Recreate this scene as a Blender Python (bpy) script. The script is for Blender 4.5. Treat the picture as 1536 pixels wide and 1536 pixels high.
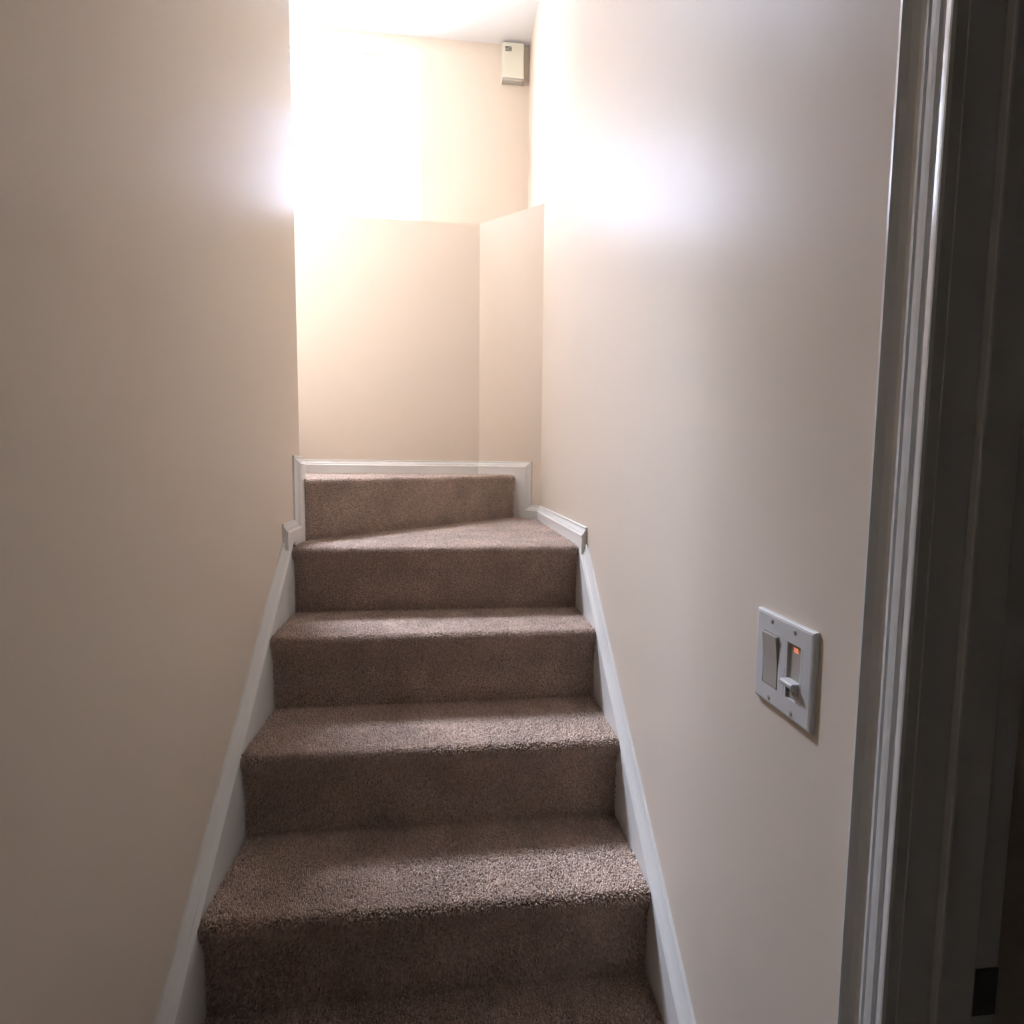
import bpy, bmesh, math
import numpy as np
from mathutils import Vector, Matrix

# ------------------------------------------------------------------ reset
for o in list(bpy.data.objects):
    bpy.data.objects.remove(o)
scn = bpy.context.scene
COL = scn.collection
R = math.radians

# ------------------------------------------------------------------ camera
# metres; x across the stairs, y up the stairs, z up.  z = 0 is the tread below the winders,
# the basement floor is five rises lower.
F_PX = 852.48
CAM = Vector((0.4352, -1.6662, 0.4358))
YAW, PITCH, ROLL = 0.1131, -0.0863, 0.0092
fw = Vector((math.sin(YAW) * math.cos(PITCH), math.cos(YAW) * math.cos(PITCH), math.sin(PITCH)))
rt = Vector((math.cos(YAW), -math.sin(YAW), 0))
up = rt.cross(fw)
rt, up = math.cos(ROLL) * rt + math.sin(ROLL) * up, -math.sin(ROLL) * rt + math.cos(ROLL) * up
cd = bpy.data.cameras.new('camera')
cd.sensor_width = 36.0
cd.lens = 36.0 * F_PX / 1536.0
cd.clip_start = 0.02
cam = bpy.data.objects.new('camera', cd)
COL.objects.link(cam)
m = Matrix((rt, up, -fw)).transposed().to_4x4()
m.translation = CAM
cam.matrix_world = m
scn.camera = cam

# ------------------------------------------------------------------ sky and exposure
SKY = 130.0          # zenith radiance of an overcast sky: L = Lz (1 + 2 sin e) / 3
w = bpy.data.worlds.new('overcast_sky')
scn.world = w
w.use_nodes = True
bgn = w.node_tree.nodes['Background']
bgn.inputs[0].default_value = (0.83, 0.90, 1.15, 1)
wt = w.node_tree
wtc = wt.nodes.new('ShaderNodeTexCoord')
wsx = wt.nodes.new('ShaderNodeSeparateXYZ')
wmr = wt.nodes.new('ShaderNodeMapRange')
wmr.inputs['From Min'].default_value = 0.0; wmr.inputs['From Max'].default_value = 1.0
wmr.inputs['To Min'].default_value = SKY / 3; wmr.inputs['To Max'].default_value = SKY
wt.links.new(wtc.outputs['Generated'], wsx.inputs[0])
wt.links.new(wsx.outputs['Z'], wmr.inputs['Value'])
wt.links.new(wmr.outputs['Result'], bgn.inputs[1])
scn.view_settings.view_transform = 'Standard'
scn.view_settings.look = 'None'
scn.view_settings.gamma = 1.0
scn.view_settings.use_curve_mapping = False
scn.view_settings.exposure = 0.6
scn.cycles.sample_clamp_indirect = 40.0

# ------------------------------------------------------------------ measures
RISE, RUN, NOSE = 0.19, 0.22, 0.0205
W = 0.822                      # carpet width between the two skirt boards
XL, XR = -0.018, 0.840         # wall faces
ZF = -5 * RISE                 # basement floor
YL = 0.154                     # end of the left wall
ZC = 2.492                     # ceiling over the stairs
YB = 1.316                     # wall with the window
ZLED = 1.523                   # ledge of the thick lower wall
YLW = 1.038                    # face of the thick lower wall
CH_A = Vector((XR, 0.7935, 0)) # angled panel in the corner
CH_B = Vector((0.583, YLW, 0))
WX0, WX1, WZ0, WZ1 = -0.46, 0.305, 1.60, 2.413   # window opening
VX0, VX1, VZ0, VZ1 = -1.30, -0.19, 2.66, 4.50    # stair window one storey up, out of view
YD = -1.227                    # far jamb of the doorway
YD2 = -2.03
ZD = ZF + 2.04

# daylight enters through the two window openings: tell the renderer where they are
def sky_portal(name, x0, x1, z0, z1):
    ld = bpy.data.lights.new(name, 'AREA')
    ld.shape = 'RECTANGLE'; ld.size = x1 - x0; ld.size_y = z1 - z0
    ld.cycles.is_portal = True
    lo = bpy.data.objects.new(name, ld)
    COL.objects.link(lo)
    lo.location = ((x0 + x1) / 2, YB + 0.152, (z0 + z1) / 2)
    lo.rotation_euler = (-math.pi / 2, 0, 0)          # faces into the stairwell
sky_portal('window_daylight', WX0, WX1, WZ0, WZ1)
sky_portal('window_upstairs_offscreen', VX0, VX1, VZ0, VZ1)

# ------------------------------------------------------------------ materials
def new_mat(name):
    mt = bpy.data.materials.new(name)
    mt.use_nodes = True
    nt = mt.node_tree
    return mt, nt, nt.nodes['Principled BSDF']

def paint(name, col, rough, spec, bump, scale, var=0.02):
    mt, nt, b = new_mat(name)
    b.inputs['Roughness'].default_value = rough
    b.inputs['Specular IOR Level'].default_value = spec
    tc = nt.nodes.new('ShaderNodeTexCoord')
    n1 = nt.nodes.new('ShaderNodeTexNoise'); n1.inputs['Scale'].default_value = scale
    n1.inputs['Detail'].default_value = 3
    n2 = nt.nodes.new('ShaderNodeTexNoise'); n2.inputs['Scale'].default_value = 3.0
    nt.links.new(tc.outputs['Object'], n1.inputs['Vector'])
    nt.links.new(tc.outputs['Object'], n2.inputs['Vector'])
    mx = nt.nodes.new('ShaderNodeMix'); mx.data_type = 'RGBA'
    mx.inputs['A'].default_value = tuple(c * (1 - var) for c in col) + (1,)
    mx.inputs['B'].default_value = tuple(min(1, c * (1 + var)) for c in col) + (1,)
    nt.links.new(n2.outputs['Fac'], mx.inputs['Factor'])
    nt.links.new(mx.outputs['Result'], b.inputs['Base Color'])
    bp = nt.nodes.new('ShaderNodeBump')
    bp.inputs['Strength'].default_value = bump
    bp.inputs['Distance'].default_value = 0.002
    nt.links.new(n1.outputs['Fac'], bp.inputs['Height'])
    nt.links.new(bp.outputs['Normal'], b.inputs['Normal'])
    return mt

M = {}
M['wall'] = paint('peach_wall_paint', (0.81, 0.70, 0.575), 0.33, 0.055, 0.05, 260, 0.012)
M['ceiling'] = paint('ceiling_paint', (0.90, 0.90, 0.88), 0.6, 0.2, 0.08, 200, 0.01)
M['trim'] = paint('white_trim_paint', (0.88, 0.86, 0.81), 0.32, 0.4, 0.05, 120, 0.02)
M['casing'] = paint('white_gloss_casing_paint', (0.82, 0.81, 0.77), 0.18, 0.5, 0.06, 90, 0.02)
M['plastic'] = paint('white_plastic', (0.70, 0.685, 0.66), 0.28, 0.5, 0.0, 50, 0.0)
M['ivory'] = paint('ivory_plastic', (0.50, 0.455, 0.395), 0.3, 0.5, 0.0, 50, 0.0)
M['cream'] = paint('cream_plastic', (0.80, 0.77, 0.63), 0.4, 0.4, 0.02, 80, 0.01)
M['dark'] = paint('dark_slot', (0.10, 0.085, 0.07), 0.5, 0.3, 0.0, 50, 0.0)
M['bronze'] = paint('dark_bronze_metal', (0.16, 0.155, 0.145), 0.5, 0.5, 0.05, 60, 0.1)
M['bronze'].node_tree.nodes['Principled BSDF'].inputs['Metallic'].default_value = 0.5
M['vinyl'] = paint('white_vinyl', (0.88, 0.88, 0.88), 0.35, 0.4, 0.0, 50, 0.0)
M['concrete'] = paint('dull_concrete', (0.28, 0.27, 0.25), 0.9, 0.2, 0.3, 60, 0.08)
M['concrete_wall'] = paint('grey_render', (0.29, 0.29, 0.31), 0.9, 0.1, 0.2, 40, 0.06)
M['floor'] = paint('basement_floor', (0.22, 0.19, 0.16), 0.6, 0.3, 0.1, 90, 0.08)
M['backing'] = paint('carpet_backing', (0.40, 0.29, 0.235), 0.95, 0.05, 0.4, 500, 0.15)
M['backing'].node_tree.nodes['Principled BSDF'].inputs['Sheen Weight'].default_value = 0.1

def carpet_mat():
    mt, nt, b = new_mat('brown_cut_pile_carpet')
    b.inputs['Roughness'].default_value = 0.9
    b.inputs['Specular IOR Level'].default_value = 0.1
    b.inputs['Sheen Weight'].default_value = 0.25
    b.inputs['Sheen Roughness'].default_value = 0.5
    at = nt.nodes.new('ShaderNodeAttribute'); at.attribute_name = 'tint'
    cr = nt.nodes.new('ShaderNodeValToRGB')
    cr.color_ramp.elements[0].color = (0.47, 0.335, 0.255, 1)
    cr.color_ramp.elements[1].color = (0.92, 0.725, 0.60, 1)
    nt.links.new(at.outputs['Fac'], cr.inputs['Fac'])
    # large soft patches where the pile lies differently
    tc = nt.nodes.new('ShaderNodeTexCoord')
    nz = nt.nodes.new('ShaderNodeTexNoise'); nz.inputs['Scale'].default_value = 9
    nz.inputs['Detail'].default_value = 2
    nt.links.new(tc.outputs['Object'], nz.inputs['Vector'])
    mr = nt.nodes.new('ShaderNodeMapRange')
    mr.inputs['From Min'].default_value = 0.3; mr.inputs['From Max'].default_value = 0.7
    mr.inputs['To Min'].default_value = 0.85; mr.inputs['To Max'].default_value = 1.12
    nt.links.new(nz.outputs['Fac'], mr.inputs['Value'])
    mul = nt.nodes.new('ShaderNodeMix'); mul.data_type = 'RGBA'; mul.blend_type = 'MULTIPLY'
    mul.inputs['Factor'].default_value = 1
    nt.links.new(cr.outputs['Color'], mul.inputs['A'])
    nt.links.new(mr.outputs['Result'], mul.inputs['B'])
    nt.links.new(mul.outputs['Result'], b.inputs['Base Color'])
    return mt
M['carpet'] = carpet_mat()

def glass_mat():
    mt, nt, b = new_mat('window_glass')
    nt.nodes.remove(b)
    out = nt.nodes['Material Output']
    tr = nt.nodes.new('ShaderNodeBsdfTransparent'); tr.inputs[0].default_value = (0.95, 0.97, 0.97, 1)
    gl = nt.nodes.new('ShaderNodeBsdfGlossy'); gl.inputs['Roughness'].default_value = 0.02
    mx = nt.nodes.new('ShaderNodeMixShader')
    mx.inputs[0].default_value = 0.06; nt.links.new(tr.outputs[0], mx.inputs[1])
    nt.links.new(gl.outputs[0], mx.inputs[2]); nt.links.new(mx.outputs[0], out.inputs['Surface'])
    return mt
M['glass'] = glass_mat()

def led_mat():
    mt, nt, b = new_mat('orange_pilot_light')
    b.inputs['Base Color'].default_value = (0.8, 0.42, 0.28, 1)
    b.inputs['Emission Color'].default_value = (1.0, 0.25, 0.08, 1)
    b.inputs['Emission Strength'].default_value = 0.3
    return mt
M['led'] = led_mat()

# ------------------------------------------------------------------ helpers
def link(name, me, mat, parent=None):
    o = bpy.data.objects.new(name, me)
    COL.objects.link(o)
    if mat is not None:
        me.materials.append(M[mat])
    if parent is not None:
        o.parent = parent
    return o

def from_bm(name, bm, mat, parent=None, bevel=0.0, smooth=False):
    bmesh.ops.recalc_face_normals(bm, faces=bm.faces)
    if bevel > 0:
        es = [e for e in bm.edges if len(e.link_faces) == 2 and e.calc_face_angle(0) > 0.5]
        bmesh.ops.bevel(bm, geom=es, offset=bevel, segments=2, profile=0.6, affect='EDGES')
    me = bpy.data.meshes.new(name)
    bm.to_mesh(me); bm.free()
    if smooth:
        for p in me.polygons: p.use_smooth = True
    return link(name, me, mat, parent)

def empty(name, loc=(0, 0, 0), parent=None):
    o = bpy.data.objects.new(name, None)
    o.empty_display_size = 0.05
    COL.objects.link(o)
    o.location = loc
    if parent is not None: o.parent = parent
    return o

def add_box(bm, x0, x1, y0, y1, z0, z1):
    vs = [bm.verts.new((x, y, z)) for z in (z0, z1) for y in (y0, y1) for x in (x0, x1)]
    for f in ((0, 2, 3, 1), (4, 5, 7, 6), (0, 1, 5, 4), (2, 6, 7, 3), (0, 4, 6, 2), (1, 3, 7, 5)):
        bm.faces.new([vs[i] for i in f])

def boxes(name, lst, mat, parent=None, bevel=0.0):
    bm = bmesh.new()
    for b in lst: add_box(bm, *b)
    return from_bm(name, bm, mat, parent, bevel)

def add_prism(bm, pts, a, b, conv):
    """2-D outline pts swept between a and b; conv(p, q, t) -> xyz"""
    lo = [bm.verts.new(conv(p, q, a)) for p, q in pts]
    hi = [bm.verts.new(conv(p, q, b)) for p, q in pts]
    n = len(pts)
    bm.faces.new(lo); bm.faces.new(hi[::-1])
    for i in range(n):
        j = (i + 1) % n
        bm.faces.new((lo[i], hi[i], hi[j], lo[j]))

def tag(o, label=None, cat=None, group=None, kind=None):
    if label: o['label'] = label
    if cat: o['category'] = cat
    if group: o['group'] = group
    if kind: o['kind'] = kind
    return o

def struct(o, label, cat):
    return tag(o, label, cat, None, 'structure')

# ------------------------------------------------------------------ the shell
struct(boxes('floor', [(-3.7, 2.5, -4.0, 1.33, ZF - 0.1, ZF)], 'floor'),
       'dim brown basement floor at the foot of the stairs', 'floor')
struct(boxes('wall_left', [(-0.138, XL, -4.0, YL, ZF, 2.6)], 'wall'),
       'plain tan painted wall beside the stairs opposite the light switch', 'wall')
bm = bmesh.new()
add_prism(bm, [(-4.0, ZF), (YD2, ZF), (YD2, ZD), (YD, ZD), (YD, ZF), (YB + 0.15, ZF), (YB + 0.15, 2.6), (-4.0, 2.6)],
          XR, XR + 0.095, lambda p, q, t: (t, p, q))
struct(from_bm('wall_right', bm, 'wall'), 'painted wall with soft sheen carrying the light switch and door casing', 'wall')
bm = bmesh.new()
add_prism(bm, [(-3.6, YLW), (CH_B.x, YLW), (XR, CH_A.y), (XR, YB + 0.02), (-3.6, YB + 0.02)], ZF, ZLED,
          lambda p, q, t: (p, q, t))
struct(from_bm('wall_back_lower', bm, 'wall'), 'thick peach lower wall with flat ledge on top and angled corner panel', 'wall')
def wall_cells(xs, zs, holes):
    out = []
    for x0, x1 in zip(xs, xs[1:]):
        for z0, z1 in zip(zs, zs[1:]):
            cx, cz = (x0 + x1) / 2, (z0 + z1) / 2
            if not any(a < cx < b and c < cz < d for a, b, c, d in holes):
                out.append((x0, x1, YB, YB + 0.15, z0, z1))
    return out
struct(boxes('wall_back', wall_cells([-3.6, VX0, WX0, VX1, WX1, XR + 0.1], [ZLED - 0.1, WZ0, WZ1, VZ0, VZ1, 4.8],
                                     [(WX0, WX1, WZ0, WZ1), (VX0, VX1, VZ0, VZ1)]), 'wall'),
       'peach upper wall around the window, set back behind the ledge', 'wall')
struct(boxes('ceiling', [(-0.174, XR + 0.1, -0.75, YB + 0.15, ZC, ZC + 0.11)], 'ceiling'),
       'white ceiling over the stairs, next to the window', 'ceiling')
struct(boxes('wall_landing', [(-3.6, -0.138, YL - 0.12, YL, ZF, 4.8)], 'wall'),
       'painted side wall of the upper flight round the corner', 'wall')
struct(boxes('wall_upper', [(-0.174, -0.06, YL - 0.12, YB + 0.15, ZC + 0.11, 4.8)], 'wall'),
       'painted wall above the ceiling edge', 'wall')
struct(boxes('wall_end', [(-3.7, -3.6, YL - 0.12, YB + 0.15, ZF, 4.8)], 'wall'), 'painted end wall of the upper flight', 'wall')
struct(boxes('ceiling_upper', [(-3.7, -0.06, YL - 0.12, YB + 0.15, 4.8, 4.9)], 'ceiling'), 'white ceiling high above the upper flight', 'ceiling')
struct(boxes('ceiling_lower', [(-0.138, XR + 0.1, -4.0, -0.75, 1.47, 1.57)], 'ceiling'), 'white basement ceiling before the stairs', 'ceiling')
struct(boxes('wall_header', [(-0.138, XR + 0.1, -0.87, -0.75, 1.57, 2.6)], 'wall'), 'painted header where the basement ceiling stops', 'wall')
struct(boxes('wall_front', [(-0.138, 2.4, -4.1, -4.0, ZF, 2.6)], 'wall'), 'painted wall at the far end of the basement', 'wall')
struct(boxes('wall_closet', [(XR + 0.095, 1.9, -0.95, -0.85, ZF, 1.57), (1.9, 2.0, -4.0, -0.85, ZF, 1.57)], 'wall'),
       'unlit wall of the dark room beyond the doorway', 'wall')
struct(boxes('ceiling_closet', [(XR + 0.1, 2.5, -4.0, -0.1, 1.57, 1.67)], 'ceiling'), 'ceiling of the dark room beyond the doorway', 'ceiling')
struct(boxes('ground_outside', [(-8, 8, YB + 0.15, 12, WZ0 - 0.35, WZ0 - 0.25)], 'concrete'), 'dull concrete ground outside the window', 'ground')

struct(boxes('sky_block_canopy', [(-2.0, 1.6, YB + 0.15, YB + 0.75, 2.50, 2.58)], 'concrete'), 'unseen canopy added outside to block steep sky light from the first window', 'canopy')  # invented slab, keeps steep sky light off the ledge and window wall
struct(boxes('sky_block_wall', [(-9, 9, 5.0, 5.3, WZ0 - 0.35, 6.4)], 'concrete_wall'), 'grey wall added outside to block low sky light from the first window', 'wall')  # invented house wall, added to dim the daylight entering the lower window
# ------------------------------------------------------------------ window
def rel(o, root):
    o.parent = root
    o.matrix_parent_inverse = Matrix.Translation(-root.location)
    return o
def frame_boxes(x0, x1, z0, z1, y0, y1, t):
    return [(x0, x0 + t, y0, y1, z0, z1), (x1 - t, x1, y0, y1, z0, z1),
            (x0 + t, x1 - t, y0, y1, z0, z0 + t), (x0 + t, x1 - t, y0, y1, z1 - t, z1)]
def make_window(name, label, x0, x1, z0, z1):
    win = struct(empty(name, ((x0 + x1) / 2, YB + 0.06, z0)), label, 'window')
    zm = (z0 + z1) / 2
    rel(boxes('window_frame', frame_boxes(x0, x1, z0, z1, YB + 0.03, YB + 0.13, 0.012), 'vinyl'), win)
    for a, b, yo in ((zm - 0.014, z1 - 0.012, 0.085), (z0 + 0.012, zm + 0.014, 0.05)):
        s = rel(boxes('sash', frame_boxes(x0 + 0.012, x1 - 0.012, a, b, YB + yo, YB + yo + 0.03, 0.024), 'vinyl'), win)
        g = boxes('pane', [(x0 + 0.034, x1 - 0.034, YB + yo + 0.013, YB + yo + 0.017, a + 0.022, b - 0.022)], 'glass')
        g.parent = s
make_window('window_1', 'window glowing white with daylight above the ledge', WX0, WX1, WZ0, WZ1)
make_window('window_2', 'stair window one storey higher above the first window', VX0, VX1, VZ0, VZ1)

# ------------------------------------------------------------------ carpeted stairs
rng = np.random.default_rng(7)
SP = 0.0030           # tuft spacing
SINK = 0.0045          # carpet backing below the pile tips

def tufts_to_mesh(name, body_v, body_f, P, Nn, parent):
    """body (list of verts, faces) + one little three-sided tuft on every point P with normal Nn"""
    n = len(P)
    h = rng.uniform(0.0040, 0.0072, n)[:, None]
    lean = rng.normal(0, 0.0011, (n, 3)); lean[:, 2] -= 0.0002
    a = rng.uniform(0, 2 * np.pi, n)
    t1 = np.cross(Nn, np.where(np.abs(Nn[:, :1]) > 0.8, [[0., 1, 0]], [[1., 0, 0]]))
    t1 /= np.linalg.norm(t1, axis=1)[:, None]
    t2 = np.cross(Nn, t1)
    rad = rng.uniform(0.0014, 0.0021, n)[:, None]
    base = P - Nn * (SINK + 0.001)
    vs, tips = [], []
    for j in range(3):
        ang = (a + j * 2 * np.pi / 3)[:, None]
        dr = np.cos(ang) * t1 + np.sin(ang) * t2
        vs.append(base + rad * dr)
        # blunt, slightly ragged cut end
        tips.append(base + rad * 1.15 * dr + Nn * (h + rng.normal(0, 0.0005, (n, 1))) + lean)
    V = np.stack(vs + tips, 1).reshape(-1, 3)
    nb = len(body_v)
    idx = (np.arange(n) * 6)[:, None] + nb
    T = np.concatenate([idx + np.array([t]) for t in ((3, 4, 5), (0, 1, 4), (0, 4, 3), (1, 2, 5), (1, 5, 4), (2, 0, 3), (2, 3, 5))], 1).reshape(-1, 3)
    verts = np.concatenate([np.array(body_v, float).reshape(-1, 3), V])
    loops, starts, pos = [], [], 0
    for f in body_f:
        starts.append(pos); loops.extend(f); pos += len(f)
    loops = np.concatenate([np.array(loops, int), T.ravel()])
    starts = np.concatenate([np.array(starts, int), pos + 3 * np.arange(len(T))])
    me = bpy.data.meshes.new(name)
    me.vertices.add(len(verts)); me.vertices.foreach_set('co', verts.astype(np.float32).ravel())
    me.loops.add(len(loops)); me.loops.foreach_set('vertex_index', loops.astype(np.int32))
    me.polygons.add(len(starts)); me.polygons.foreach_set('loop_start', starts.astype(np.int32))
    mi = np.zeros(len(starts), np.int32); mi[len(body_f):] = 1
    me.update(calc_edges=True)
    me.materials.append(M['backing']); me.materials.append(M['carpet'])
    me.polygons.foreach_set('material_index', mi)
    tint = np.zeros(len(verts), np.float32)
    tv = np.clip(rng.normal(0.5, 0.22, n), 0, 1)
    tt = np.repeat(tv, 6)              # one colour per tuft, root to tip
    tint[nb:] = tt
    at = me.attributes.new('tint', 'FLOAT', 'POINT')
    at.data.foreach_set('value', tint)
    me.validate()
    o = bpy.data.objects.new(name, me); COL.objects.link(o); o.parent = parent
    return o

class Carpet:
    def __init__(s): s.v = []; s.f = []; s.P = []; s.N = []
    def strip(s, o, u, nrm, L, path, clip=None):
        """path of (out, z): swept along u from o; out is measured along nrm"""
        o = np.array(o, float); u = np.array(u, float); nrm = np.array(nrm, float)
        path = np.array(path, float)
        seg = np.diff(path, axis=0); ln = np.linalg.norm(seg, axis=1)
        nor2 = np.stack([seg[:, 1], -seg[:, 0]], 1) / ln[:, None]       # right of travel: out of the stairs
        # vertex normals for the sunk body
        vn = np.vstack([nor2[:1], (nor2[:-1] + nor2[1:]), nor2[-1:]]); vn /= np.linalg.norm(vn, axis=1)[:, None]
        b = path - vn * SINK; c = path - vn * 0.03
        k0 = len(s.v)
        for q in (0.0, L):
            for pt in b: s.v.append(o + u * q + nrm * pt[0] + np.array([0, 0, pt[1]]))
        n = len(b)
        for i in range(n - 1): s.f.append((k0 + i, k0 + i + 1, k0 + n + i + 1, k0 + n + i))
        nx = int(L / SP); ns = int(ln.sum() / SP)
        A, B = np.meshgrid((np.arange(nx) + 0.5) * L / nx, (np.arange(ns) + 0.5) * ln.sum() / ns)
        A = A.ravel() + rng.uniform(-.5, .5, A.size) * SP; B = B.ravel() + rng.uniform(-.5, .5, B.size) * SP
        A = np.clip(A, 0.001, L - 0.001); B = np.clip(B, 0, ln.sum() - 1e-6)
        cum = np.concatenate([[0], np.cumsum(ln)])
        k = np.clip(np.searchsorted(cum, B, side='right') - 1, 0, len(ln) - 1)
        t = (B - cum[k]) / ln[k]
        q2 = path[k] + seg[k] * t[:, None]
        m2 = vn[k] * (1 - t[:, None]) + vn[k + 1] * t[:, None]; m2 /= np.linalg.norm(m2, axis=1)[:, None]
        Z = np.array([0, 0, 1.0])
        P = o + A[:, None] * u + q2[:, :1] * nrm + q2[:, 1:] * Z
        s.P.append(P); s.N.append(m2[:, :1] * nrm + m2[:, 1:] * Z)
    def poly(s, pts, z):
        pts = np.array(pts, float); k0 = len(s.v)
        for p in pts: s.v.append(np.array([p[0], p[1], z - SINK]))
        s.f.append(tuple(range(k0, k0 + len(pts))))
        lo, hi = pts.min(0), pts.max(0)
        nx, ny = ((hi - lo) / SP).astype(int)
        A, B = np.meshgrid(lo[0] + (np.arange(nx) + .5) * SP, lo[1] + (np.arange(ny) + .5) * SP)
        A = A.ravel() + rng.uniform(-.5, .5, A.size) * SP; B = B.ravel() + rng.uniform(-.5, .5, B.size) * SP
        ins = np.zeros(A.size, bool); n = len(pts)
        for i in range(n):
            x0, y0 = pts[i]; x1, y1 = pts[(i + 1) % n]
            c = ((y0 > B) != (y1 > B))
            if abs(y1 - y0) > 1e-12:
                c &= A < (x1 - x0) * (B - y0) / (y1 - y0) + x0
            ins ^= c
        A = A[ins]; B = B[ins]
        s.P.append(np.stack([A, B, np.full(A.size, z)], 1)); s.N.append(np.tile([0, 0, 1.0], (A.size, 1)))
    def build(s, name, parent):
        return tufts_to_mesh(name, s.v, s.f, np.concatenate(s.P), np.concatenate(s.N), parent)

def nose_path(z, back, NOSE=NOSE, r=0.017):
    """from the riser face, round the nosing, back along the tread (out > 0 is towards the stair foot)"""
    pts = [(0.003, z - 0.062), (0.006, z - 0.048)]
    for a in np.linspace(-35, 90, 9):
        pts.append((NOSE - r + r * math.cos(R(a)), z - r + r * math.sin(R(a))))
    n0 = 6
    for t in np.linspace(0, 1, n0 + 1)[1:]:
        pts.append(((NOSE - r) + (-back - (NOSE - r)) * t, z))
    return [(p, q) for p, q in pts]

stair = tag(empty('staircase', (W / 2, -5 * RUN, ZF)),
            'staircase wrapped in brown cut pile carpet climbing between two painted walls', 'staircase')
def sroot(o):
    o.parent = stair
    o.matrix_parent_inverse = Matrix.Translation(-stair.location)
    return o
U, NN = (1, 0, 0), (0, -1, 0)
for k in range(0, 5):
    zt = RISE * (1 - k)
    y0 = -k * RUN
    if k > 0:
        c = Carpet(); c.strip((0, y0, 0), U, NN, W, nose_path(zt, RUN + 0.012)); sroot(c.build('tread', None))
    c = Carpet(); c.strip((0, y0, 0), U, NN, W, [(0, zt - RISE - 0.02), (0.0, zt - 0.1), (0.003, zt - 0.058)]); sroot(c.build('riser', None))
# winder tread: straight nosing in front, cut off at the 45 degree riser
WR0, WR1 = Vector((0.0, 0.137, 0)), Vector((0.738, 0.884, 0))
c = Carpet()
c.strip((0, 0, 0), U, NN, W, nose_path(RISE, 0.03))
c.poly([(0, 0.03), (W, 0.03), (W, CH_A.y - 0.012), (0.748, 0.884), (WR1.x, WR1.y + 0.015), (WR0.x, WR0.y + 0.015)], RISE)
sroot(c.build('tread', None))
uw = (WR1 - WR0); LW = uw.length; uw.normalize(); nw = Vector((uw.y, -uw.x, 0))
c = Carpet(); c.strip(WR0, uw, nw, LW, [(0, RISE - 0.02), (0.0, RISE * 1.5), (0.003, 2 * RISE - 0.058)]); sroot(c.build('riser', None))
c = Carpet()
c.strip(WR0, uw, nw, LW, nose_path(2 * RISE, 0.02, 0.008, 0.014))
b0 = WR0 - nw * 0.02; b1 = WR1 - nw * 0.02
c.poly([(b0.x, b0.y), (b1.x, b1.y), (0.575, YLW - 0.02), (-0.30, YLW - 0.02), (-0.30, YL + 0.02), (b0.x - 0.01, YL + 0.02)], 2 * RISE)
sroot(c.build('tread', None))
# upper flight, round the corner
SP = 0.006
for j in range(4):
    x0 = -0.30 - 0.22 * j
    z = RISE * (3 + j)
    L = YLW - YL - 0.04
    c = Carpet(); c.strip((x0, YL + 0.02, 0), (0, 1, 0), (1, 0, 0), L, [(0, z - RISE - 0.02), (0, z - 0.1), (0.003, z - 0.058)]); sroot(c.build('riser', None))
    c = Carpet(); c.strip((x0, YL + 0.02, 0), (0, 1, 0), (1, 0, 0), L, nose_path(z, 0.232)); sroot(c.build('tread', None))

# ------------------------------------------------------------------ skirting: mitred moulding on a wall plane
# profile: (distance in from the outer edge, distance off the wall)
MOULD = [(0.0, 0.0), (0.0, 0.0045), (0.0015, 0.0062), (0.0050, 0.0066), (0.0070, 0.0040), (0.0090, 0.0052), (0.0160, 0.0082),
         (0.0230, 0.0122), (0.0245, 0.0092), (0.0268, 0.0132), (0.0320, 0.0172), (0.0355, 0.0190), (0.0370, 0.0180), (0.0375, 0.0160)]
def small(profile, s, t=1.0): return [(a * s, b * t) for a, b in profile]

def sweep(bm, path, inward, prof, org, u, off, end_tan=(0.0, 0.0)):
    """path: (s, z) of the outer edge; inward: +1 right of travel; org + s*u + z*Z + d*off"""
    path = [Vector(p) for p in path]
    org = Vector(org); u = Vector(u); off = Vector(off)
    n = len(path); dirs = [(path[i + 1] - path[i]).normalized() for i in range(n - 1)]
    nor = [Vector((d.y, -d.x)) * inward for d in dirs]
    rings = []
    for i in range(n):
        if i == 0: mv = nor[0]
        elif i == n - 1: mv = nor[-1]
        else:
            mv = (nor[i - 1] + nor[i]) / (1 + nor[i - 1].dot(nor[i]))
        ring = []
        for d, o_ in prof:
            p = path[i] + mv * d
            if i == 0: p = p - dirs[0] * (o_ * end_tan[0])
            if i == n - 1: p = p + dirs[-1] * (o_ * end_tan[1])
            ring.append(bm.verts.new(org + u * p.x + Vector((0, 0, p.y)) + off * o_))
        rings.append(ring)
    for a, b in zip(rings, rings[1:]):
        for j in range(len(prof) - 1):
            bm.faces.new((a[j], a[j + 1], b[j + 1], b[j]))
    for rg in (rings[0], rings[-1]):
        bm.faces.new(rg)

def moulded(name_root, label, pieces):
    """pieces: (org, u, off, path, inward, board_width, end_tan, scale)"""
    root = struct(empty(name_root, pieces[0][0]), label, 'baseboard')
    for org, u, off, path, inward, bw, et, sc in pieces:
        prof = small(MOULD, sc, 0.98)
        bm = bmesh.new()
        sweep(bm, path, inward, prof + [(prof[-1][0], 0.0)], org, u, off, et)
        o = from_bm('cap_moulding', bm, 'trim')
        rel(o, root)
        e = prof[-1][0]
        bm = bmesh.new()
        sweep(bm, path, inward, [(e - 0.002, 0.0), (e - 0.002, 0.0150), (e + 0.001, 0.0165), (bw, 0.0165), (bw, 0.0)], org, u, off, et)
        o = from_bm('skirt_board', bm, 'trim')
        rel(o, root)
    return root

def nz(y): return RISE + (y + NOSE) * RISE / RUN
HS = 0.048 * 1.0          # height of the sloped cap's wall line above the nosing line
def slope(y): return (y, nz(y) + HS)
yb_ = -1.14
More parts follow.
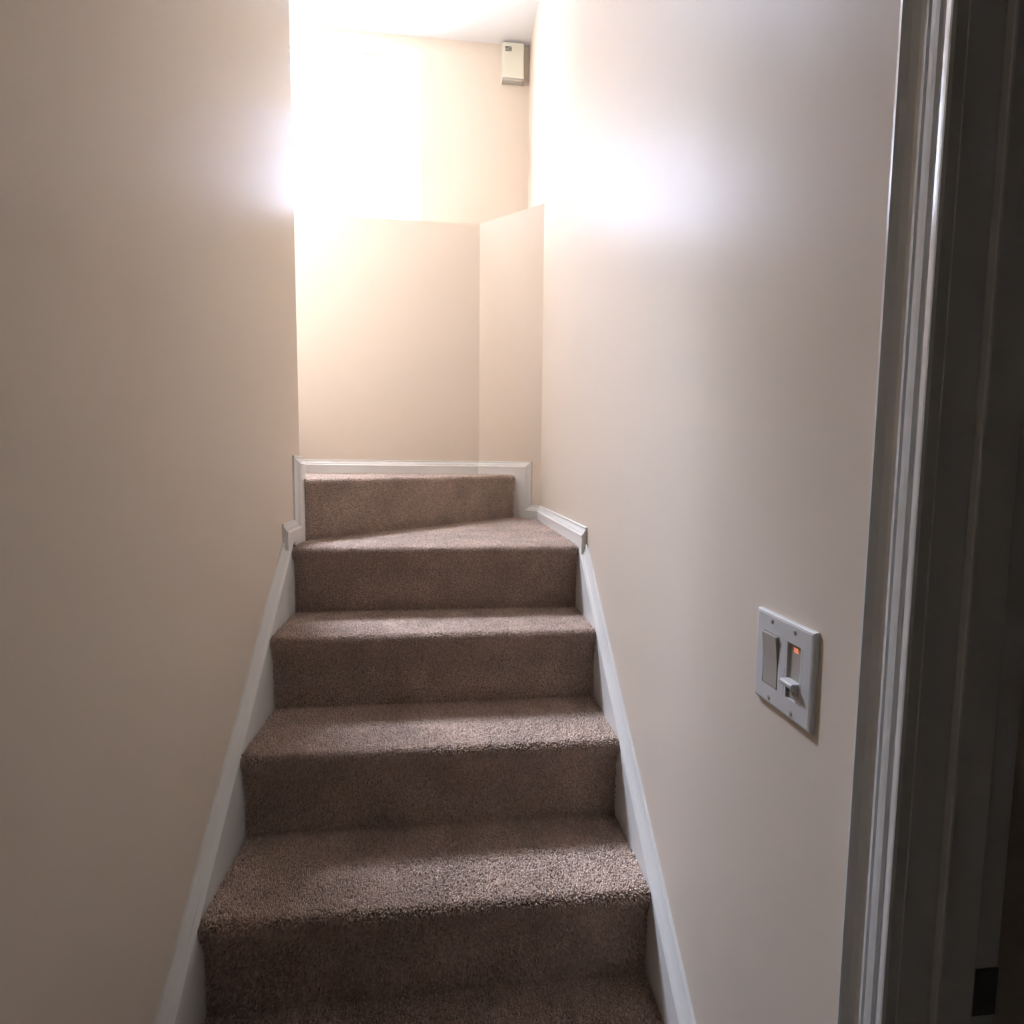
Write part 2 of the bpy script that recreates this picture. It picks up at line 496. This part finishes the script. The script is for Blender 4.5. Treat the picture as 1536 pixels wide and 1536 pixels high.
# left wall: u = +y, off = +x ; the carpet side is to the right of travel (down)
SL = 1.0
left = moulded('baseboard_left', 'white moulded skirting stepping up the plain tan wall beside the stairs', [
    ((XL, 0, 0), (0, 1, 0), (1, 0, 0), [slope(yb_), slope(-0.022)], 1, 0.20, (0, 0), SL),
    ((XL, 0, 0), (0, 1, 0), (1, 0, 0), [(-0.052, 0.262), (0.070, 0.262), (0.070, 0.452), (YL, 0.452)], 1, 0.073, (0, 0), 0.72)])
right = moulded('baseboard_right', 'white moulded skirting below the light switch wall, turning into the angled corner', [
    ((XR, 0, 0), (0, 1, 0), (-1, 0, 0), [slope(yb_), slope(-0.045)], 1, 0.20, (0, 0), SL),
    ((XR, 0, 0), (0, 1, 0), (-1, 0, 0), [(-0.055, 0.250), (CH_A.y, 0.250)], 1, 0.075, (0, -0.43), 0.72)])
uc = (CH_B - CH_A); LC = uc.length; uc.normalize()
oc = Vector((-uc.y, uc.x, 0))
if oc.y > 0: oc = -oc
back = moulded('baseboard_back', 'white moulded skirting on the peach lower wall behind the top carpeted step', [
    (CH_A, uc, oc, [(0.0, 0.250), (0.048, 0.250), (0.048, 0.442), (LC, 0.442)], 1, 0.092, (-0.43, -0.40), 0.72),
    (CH_B, (-1, 0, 0), (0, -1, 0), [(0.0, 0.442), (0.95, 0.442)], 1, 0.092, (-0.40, 0), 0.72)])

# ------------------------------------------------------------------ doorway: casing, jamb, stop, strike plate
door = struct(empty('door_1', (XR, YD, ZF)), 'open doorway with white moulded casing and dark jamb', 'doorway')
CASE = [(0.0, 0.0), (0.0, 0.0150), (0.0008, 0.0165), (0.0035, 0.0168), (0.0048, 0.0150), (0.0090, 0.0112), (0.0150, 0.0082), (0.0190, 0.0078),
        (0.0240, 0.0105), (0.0285, 0.0135), (0.0295, 0.0105), (0.0308, 0.0105), (0.0318, 0.0134), (0.0360, 0.0135), (0.0400, 0.0133),
        (0.0412, 0.0108), (0.0445, 0.0104), (0.0455, 0.0128), (0.0485, 0.0133), (0.0510, 0.0136), (0.0525, 0.0133), (0.0535, 0.0105), (0.0535, 0.0)]
yo = -1.180
bm = bmesh.new()
sweep(bm, [(yo, ZF), (yo, ZD + 0.047), (YD2 - 0.047, ZD + 0.047), (YD2 - 0.047, ZF)], -1, CASE, (XR, 0, 0), (0, 1, 0), (-1, 0, 0))
rel(from_bm('casing', bm, 'casing'), door)
JX0, JX1 = XR - 0.0005, XR + 0.097
rel(boxes('jamb', [(JX0, JX1, YD - 0.008, YD + 0.012, ZF, ZD), (JX0, JX1, YD2 - 0.012, YD2 + 0.008, ZF, ZD),
                   (JX0, JX1, YD2 + 0.008, YD - 0.008, ZD - 0.016, ZD)], 'casing'), door)
rel(boxes('door_stop', [(XR + 0.030, XR + 0.066, YD - 0.017, YD - 0.008, ZF, ZD - 0.016),
                        (XR + 0.030, XR + 0.066, YD2 + 0.008, YD2 + 0.017, ZF, ZD - 0.016),
                        (XR + 0.030, XR + 0.066, YD2 + 0.017, YD - 0.017, ZD - 0.027, ZD - 0.016)], 'casing', bevel=0.002), door)
sp = rel(boxes('strike_plate', [(XR + 0.070, XR + 0.0975, YD - 0.0095, YD - 0.006, -0.068, -0.022)], 'bronze', bevel=0.0008), door)
sp['label'] = 'dark metal strike plate'
for zs in (-0.0275, -0.0625):
    o = boxes('screw', [(XR + 0.079, XR + 0.084, YD - 0.0102, YD - 0.009, zs - 0.0025, zs + 0.0025)], 'bronze', bevel=0.0004)
    o.parent = sp

# ------------------------------------------------------------------ light switch
SY, SZ = -1.0417, 0.1953
sw = tag(empty('light_switch', (XR, SY, SZ)), 'white two gang wall plate with rocker switch and slide dimmer', 'light switch')
def local(bm, name, mat, parent=sw, bevel=0.0):
    # local axes: x out of the wall (towards the stairs), y along the wall, z up
    for v in bm.verts: v.co.x = -v.co.x
    o = from_bm(name, bm, mat, parent, bevel)
    return o
def lbox(name, lst, mat, bevel=0.0, parent=sw):
    bm = bmesh.new()
    for b in lst: add_box(bm, *b)
    return local(bm, name, mat, parent, bevel)
# cover plate: bevelled slab with two rectangular openings
h = 0.058
def plate():
    bm = bmesh.new()
    ow, oh = 0.0165, 0.0335
    cs = (-0.023, 0.023)
    ys = [-h + 0.004, cs[0] - ow, cs[0] + ow, cs[1] - ow, cs[1] + ow, h - 0.004]
    zs = [-h + 0.004, -oh, oh, h - 0.004]
    front = {}
    X1, X0 = 0.0062, 0.0
    for i, y in enumerate(ys):
        for j, z in enumerate(zs): front[i, j] = bm.verts.new((X1, y, z))
    for i in range(5):
        for j in range(3):
            if j == 1 and i in (1, 3): continue
            bm.faces.new((front[i, j], front[i + 1, j], front[i + 1, j + 1], front[i, j + 1]))
    for i in (1, 3):   # opening walls
        loop = [front[i, 1], front[i + 1, 1], front[i + 1, 2], front[i, 2]]
        inner = [bm.verts.new((0.0005, v.co.y, v.co.z)) for v in loop]
        for a in range(4):
            b = (a + 1) % 4
            bm.faces.new((loop[a], loop[b], inner[b], inner[a]))
    per = [front[i, 0] for i in range(6)] + [front[5, 1], front[5, 2]] + [front[i, 3] for i in range(5, -1, -1)] + [front[0, 2], front[0, 1]]
    def ring(x, hh):
        out = []
        for v in per:
            y = math.copysign(hh, v.co.y) if abs(v.co.y) > h - 0.005 else v.co.y
            z = math.copysign(hh, v.co.z) if abs(v.co.z) > h - 0.005 else v.co.z
            out.append(bm.verts.new((x, y, z)))
        return out
    prev = per
    for x, hh in ((0.0054, h - 0.0015), (0.0035, h), (0.0, h)):
        rg = ring(x, hh)
        n = len(rg)
        for a in range(n):
            b = (a + 1) % n
            bm.faces.new((prev[a], prev[b], rg[b], rg[a]))
        prev = rg
    return bm
cover = local(plate(), 'cover_plate', 'plastic')
# rocker (far side): tilted paddle, top proud
bm = bmesh.new()
add_prism(bm, [(0.001, -0.0325), (0.0064, -0.0325), (0.0072, 0.0), (0.0105, 0.0325), (0.001, 0.0325)], 0.023 - 0.0152, 0.023 + 0.0152,
          lambda p, q, t: (p, t, q))
local(bm, 'rocker', 'ivory', bevel=0.0006)
# dimmer (near side): recessed face, inner slot, slider and pilot light
dimmer = lbox('dimmer', [(0.0006, 0.0030, -0.023 - 0.0163, -0.023 + 0.0163, -0.0333, 0.0333)], 'ivory')
lbox('dimmer_rail', [(0.0029, 0.0062, -0.023 - 0.0163, -0.023 - 0.0125, -0.0333, 0.0333), (0.0029, 0.0062, -0.023 + 0.0125, -0.023 + 0.0163, -0.0333, 0.0333)], 'plastic', bevel=0.0005, parent=dimmer)
bm = bmesh.new()
add_prism(bm, [(0.0028, -0.0235), (0.0150, -0.0150), (0.0155, -0.0115), (0.0140, -0.0095), (0.0028, -0.0095)], -0.023 - 0.0115, -0.023 + 0.0115,
          lambda p, q, t: (p, t, q))
local(bm, 'slider', 'plastic', dimmer, 0.0008)
lbox('pilot_light', [(0.0028, 0.0034, -0.023 - 0.004, -0.023 + 0.004, 0.0235, 0.0295)], 'led', parent=dimmer)['label'] = 'orange pilot light'
# screws
def screw_mesh():
    bm = bmesh.new()
    n = 12
    rings = []
    for x, r_ in ((0.0055, 0.0030), (0.0068, 0.0028), (0.0074, 0.0018)):
        rings.append([bm.verts.new((x, r_ * math.cos(2 * math.pi * i / n), r_ * math.sin(2 * math.pi * i / n))) for i in range(n)])
    for a, b in zip(rings, rings[1:]):
        for i in range(n):
            bm.faces.new((a[i], a[(i + 1) % n], b[(i + 1) % n], b[i]))
    # slot across the head
    c = rings[-1]
    bm.faces.new(c)
    add_box(bm, 0.0070, 0.0075, -0.0017, 0.0017, -0.0004, 0.0004)
    return bm
first = local(screw_mesh(), 'screw', 'ivory', cover)
first.location = (0, 0.023, 0.0485)
for y, z in ((-0.023, 0.0485), (0.023, -0.0485), (-0.023, -0.0485)):
    c_ = first.copy(); COL.objects.link(c_); c_.parent = cover; c_.location = (0, y, z)

# ------------------------------------------------------------------ cream box high in the corner
bx = tag(empty('chime_box', (0.755, YB, 2.302)), 'small cream plastic box mounted high on wall beside the ceiling', 'chime box')
boxes('cover', [(-0.053, 0.053, -0.042, -0.004, 0.014, 0.176)], 'cream', bx, bevel=0.004)
boxes('back_plate', [(-0.055, 0.055, -0.005, 0.0, 0.0, 0.182)], 'cream', bx, bevel=0.001)
boxes('bottom_rim', [(-0.053, 0.053, -0.038, -0.004, 0.002, 0.0135)], 'ivory', bx, bevel=0.002)
for i in range(4):
    boxes('vent_slot', [(-0.040, -0.008, -0.0428, -0.0415, 0.134 + 0.006 * i, 0.1375 + 0.006 * i)], 'dark', bx)
